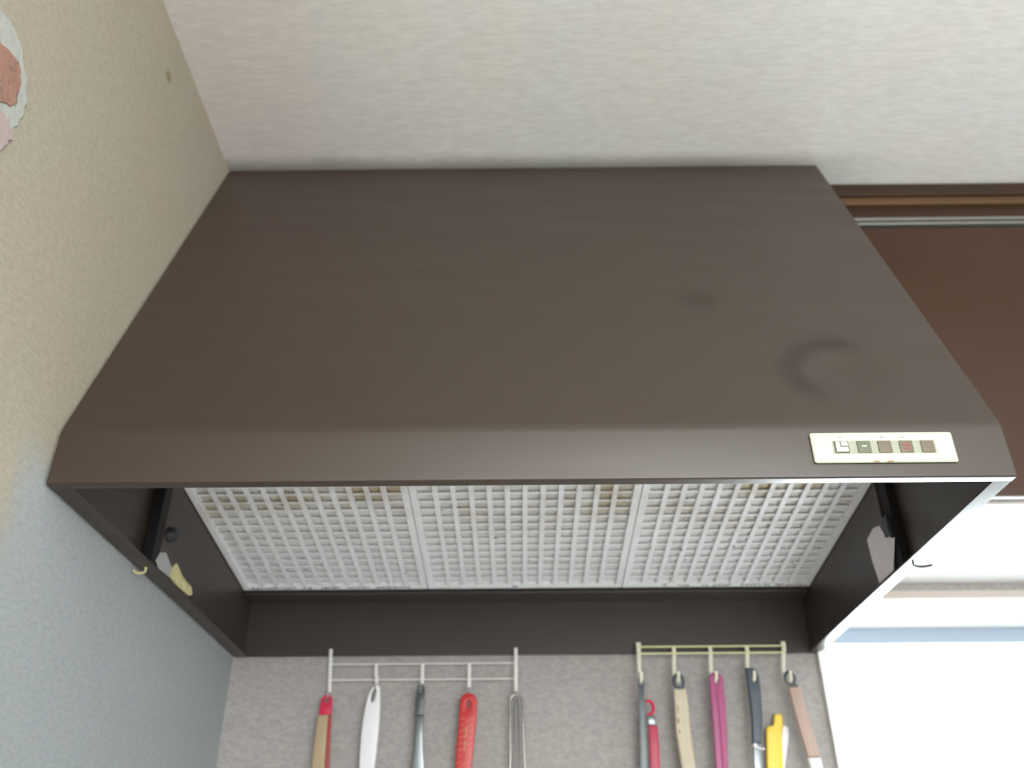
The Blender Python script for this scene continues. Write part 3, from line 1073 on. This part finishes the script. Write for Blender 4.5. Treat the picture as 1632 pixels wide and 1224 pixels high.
# 5 wire loop handle
t = thing('wire_whisk', 'stainless wire loop handled utensil, last on the left rack', 'utensil', (-0.0053, YU, 0.287))
wr = bmesh.new()
loop = [(-0.0265, YU, 0.06), (-0.0190, YU, 0.12), (-0.0140, YU, 0.186), (-0.0138, YU, 0.24), (-0.0140, YU, 0.272), (-0.0128, YU, 0.2815), (-0.0090, YU, 0.2860), (-0.0050, YU, 0.2868),
        (-0.0010, YU, 0.2860), (0.0030, YU, 0.2815), (0.0044, YU, 0.272), (0.0052, YU, 0.24), (0.0072, YU, 0.186), (0.0120, YU, 0.12), (0.0200, YU, 0.06)]
tube(loop, 0.0019, 10, sm=4, bm=wr)
link('outer_wire', wr, M_CHROME, t, True)
wr = bmesh.new()
tube([(-0.0085, YU - .003, 0.06), (-0.0075, YU - .003, 0.16), (-0.0078, YU - .002, 0.262), (-0.0050, YU - .0015, 0.2815), (-0.0018, YU - .002, 0.262),
      (0.0000, YU - .003, 0.16), (0.0030, YU - .003, 0.06)], 0.0012, 8, sm=5, bm=wr)
link('inner_wire', wr, M_CHROME, t, True)
link('wire_foot', tube([(-0.027, YU, 0.058), (-0.012, YU - 0.004, 0.052), (0.003, YU - .004, 0.052), (0.0205, YU, 0.058)], 0.0022, 8, sm=4), M_CHROME, t, True)

# ------------------------------------------------------------------ utensils on the right rack
YV = YD - 0.0105
# 6a dark steel strip, 6b red handled tool beside it
t = thing('steel_tongs', 'long dark steel strip utensil on the first hook of the right rack', 'utensil', (0.1795, YV, 0.309))
link('arm', plate(handle_outline([(0.1798, 0.3020, 0.0046), (0.1785, 0.2700, 0.0048), (0.1775, 0.2300, 0.0052), (0.1752, 0.1840, 0.0056), (0.1740, 0.10, 0.0065), (0.174, 0.06, 0.006)]),
                  [ell(0.1800, 0.3005, 0.0026, 0.0036)], 0.0018, 0.0005, YV), M_STEELD, t, True)
link('arm', plate(handle_outline([(0.1830, 0.2990, 0.0040), (0.1838, 0.2700, 0.0044), (0.1826, 0.2300, 0.0046), (0.1800, 0.1840, 0.0050), (0.179, 0.10, 0.006), (0.179, 0.06, 0.005)]),
                  [ell(0.1818, 0.2985, 0.0022, 0.003)], 0.0016, 0.0005, YV + 0.0045), M_STEEL, t, True)
t = thing('peeler', 'slim red handled utensil with crimson ring hanging beside the dark steel strip', 'utensil', (0.1895, YV - 0.004, 0.274))
rg = bmesh.new()
tube([(0.1875 + 0.0068 * math.cos(a), YV - 0.0045, 0.2638 + 0.0098 * math.sin(a)) for a in [math.radians(q) for q in range(-120, 121, 20)]], 0.0024, 8, bm=rg)
link('ring', rg, M_CRIMSON, t, True)
link('collar', box(0.1840, 0.1960, YV - 0.0070, YV - 0.0020, 0.2400, 0.2535, 0.0015), M_STEEL, t, True)
link('handle', plate(handle_outline([(0.1914, 0.2395, 0.0066), (0.1910, 0.2100, 0.0070), (0.1897, 0.1840, 0.0072), (0.1890, 0.12, 0.006)], round_top=False),
                     [], 0.006, 0.0018, YV - 0.0045), mat('raspberry_plastic', (0.42, 0.030, 0.08), 0.4), t, True)
# 7 bamboo handle
t = thing('bamboo_turner', 'pale bamboo handle with black ring top and brown stains on the right rack', 'utensil', (0.2350, YV, 0.305))
rg = bmesh.new()
tube([(0.2350 + 0.0072 * math.cos(a), YV - .002, 0.3010 + 0.0098 * math.sin(a)) for a in [2 * math.pi * q / 20 + .01 for q in range(21)]], 0.0023, 8, bm=rg)
link('ring', rg, M_SLATE, t, True)
link('collar', box(0.2315, 0.2425, YV - 0.004, YV + 0.002, 0.2912, 0.2945, 0.001), M_SLATE, t)
hd = link('handle', plate(handle_outline([(0.2358, 0.2912, 0.0092), (0.2362, 0.2700, 0.0100), (0.2350, 0.2280, 0.0106), (0.2378, 0.1840, 0.0100), (0.239, 0.13, 0.010)], round_top=False),
                          [], 0.008, 0.0028, YV), M_BAMBOO, t, True)
st = bmesh.new()
for cx, cz, rx, rz in ((0.2300, 0.262, 0.0016, 0.010), (0.2290, 0.246, 0.0020, 0.008), (0.2292, 0.231, 0.0018, 0.005)):
    q = bmesh.new()
    bmesh.ops.create_icosphere(q, subdivisions=2, radius=1)
    q.transform(Matrix.Translation((cx, YV - 0.0034, cz)) @ Matrix.Diagonal((rx, 0.0008, rz, 1)))
    d = bpy.data.meshes.new('q')
    q.to_mesh(d)
    q.free()
    st.from_mesh(d)
    bpy.data.meshes.remove(d)
o = link('burn_stain', st, mat('brown_scorch', (0.26, 0.18, 0.11), 0.7), hd, True)
link('blade', plate(handle_outline([(0.2390, 0.1298, 0.010), (0.2390, 0.11, 0.020), (0.2390, 0.05, 0.030), (0.2390, 0.04, 0.026)], round_top=False), [], 0.004, 0.001, YV), M_BAMBOO, t, True)
# 8 magenta handle
t = thing('magenta_spatula', 'magenta plastic handle with a lengthwise rib, third on the right rack', 'utensil', (0.2905, YV, 0.312))
hd = link('handle', plate(handle_outline([(0.2908, 0.3040, 0.0103), (0.2898, 0.2700, 0.0104), (0.2878, 0.2300, 0.0098), (0.2842, 0.1840, 0.0088), (0.283, 0.14, 0.009)]),
                          [ell(0.2908, 0.3035, 0.0030, 0.0062)], 0.006, 0.0018, YV), M_MAGENTA, t, True)
link('rib', tube([(0.2905, YV - 0.0028, 0.284), (0.2890, YV - 0.0030, 0.235), (0.2855, YV - 0.0028, 0.165)], 0.0020, 8, sm=4), mat('magenta_rib', (0.40, 0.09, 0.21), 0.35), hd, True)
link('blade', plate(handle_outline([(0.2830, 0.1398, 0.009), (0.2830, 0.12, 0.022), (0.2830, 0.06, 0.024), (0.2830, 0.05, 0.020)], round_top=False), [], 0.003, 0.001, YV), M_MAGENTA, t, True)
# 9 slate handle, silver collar, steel shank
t = thing('slate_whisk', 'dark slate rubber handle with bright silver collar and steel shank on the right rack', 'utensil', (0.3450, YV, 0.318))
link('handle', plate([(0.3362, 0.3205), (0.3362, 0.2850), (0.3352, 0.2500), (0.3318, 0.2150), (0.3448, 0.2150), (0.3515, 0.2500), (0.3545, 0.2850), (0.3548, 0.3080), (0.3510, 0.3180), (0.3440, 0.3205)],
                     [ell(0.3474, 0.3060, 0.0032, 0.0070, 16, -0.10)], 0.009, 0.0028, YV), M_SLATE, t, True)
link('collar', box(0.3325, 0.3370, YV - 0.0056, YV + 0.0040, 0.2080, 0.2150, 0.0015), M_WHITE, t, True)
link('collar_wire', tube([(0.3345, YV - .004, 0.2110), (0.3390, YV - 0.005, 0.2080), (0.3440, YV - 0.005, 0.2066), (0.3475, YV - .004, 0.2078)], 0.0011, 8, sm=4), M_WHITE, t, True)
link('shank', plate(handle_outline([(0.3382, 0.2149, 0.0054), (0.3358, 0.1840, 0.0056), (0.334, 0.13, 0.0055), (0.334, 0.12, 0.004)], round_top=False), [], 0.004, 0.001, YV), M_STEEL, t, True)
# 10 yellow handle with a nub, lower between two others
YY = YB - 0.0100
t = thing('yellow_scraper', 'bright yellow plastic handle with short nub on top, white strip beside it', 'utensil', (0.366, YY, 0.06))
link('handle', plate([(0.3660, 0.2430), (0.3610, 0.2400), (0.3592, 0.2300), (0.3535, 0.1840), (0.3500, 0.12), (0.3490, 0.06), (0.3730, 0.06), (0.3740, 0.12), (0.3770, 0.1840), (0.3812, 0.2300),
                      (0.3855, 0.2440), (0.3862, 0.2500), (0.3868, 0.2560), (0.3845, 0.2592), (0.3770, 0.2595), (0.3742, 0.2560), (0.3730, 0.2480), (0.3715, 0.2435)],
                     [], 0.010, 0.0028, YY), M_YELLOW, t, True)
link('white_strip', plate([(0.3862, 0.2435), (0.3900, 0.2440), (0.3938, 0.2400), (0.3930, 0.2280), (0.3865, 0.2050), (0.3800, 0.1840), (0.3760, 0.12), (0.3750, 0.06), (0.3705, 0.06), (0.3715, 0.12), (0.3750, 0.1840), (0.3815, 0.2280)],
                          [], 0.006, 0.0016, YY + 0.003), M_NYLON, t, True)
# 11 pale brown wooden handle, slanting right
t = thing('wooden_brush', 'pale brown wooden handle slanting right with grey ring, last on the right rack', 'utensil', (0.402, YV, 0.312))
rg = bmesh.new()
tube([(0.4000 + 0.0070 * math.cos(a), YV - .002, 0.3045 + 0.0096 * math.sin(a)) for a in [2 * math.pi * q / 20 + .01 for q in range(21)]], 0.0021, 8, bm=rg)
link('ring', rg, M_STEELD, t, True)
link('collar', box(0.3985, 0.4095, YV - 0.004, YV + 0.002, 0.2925, 0.2958, 0.001), M_STEELD, t)
link('handle', plate(handle_outline([(0.4042, 0.2925, 0.0094), (0.4095, 0.2450, 0.0096), (0.4158, 0.1960, 0.0092)], round_top=False), [], 0.009, 0.003, YV), M_WOODH, t, True)
link('ferrule', plate(handle_outline([(0.4160, 0.1958, 0.0092), (0.4172, 0.1860, 0.0090), (0.419, 0.150, 0.0088)], round_top=False), [], 0.009, 0.003, YV), M_NYLON, t, True)
link('bristle_block', plate(handle_outline([(0.4190, 0.1498, 0.006), (0.4195, 0.10, 0.008), (0.4195, 0.09, 0.006)], round_top=False), [], 0.006, 0.0015, YV), M_STEEL, t, True)
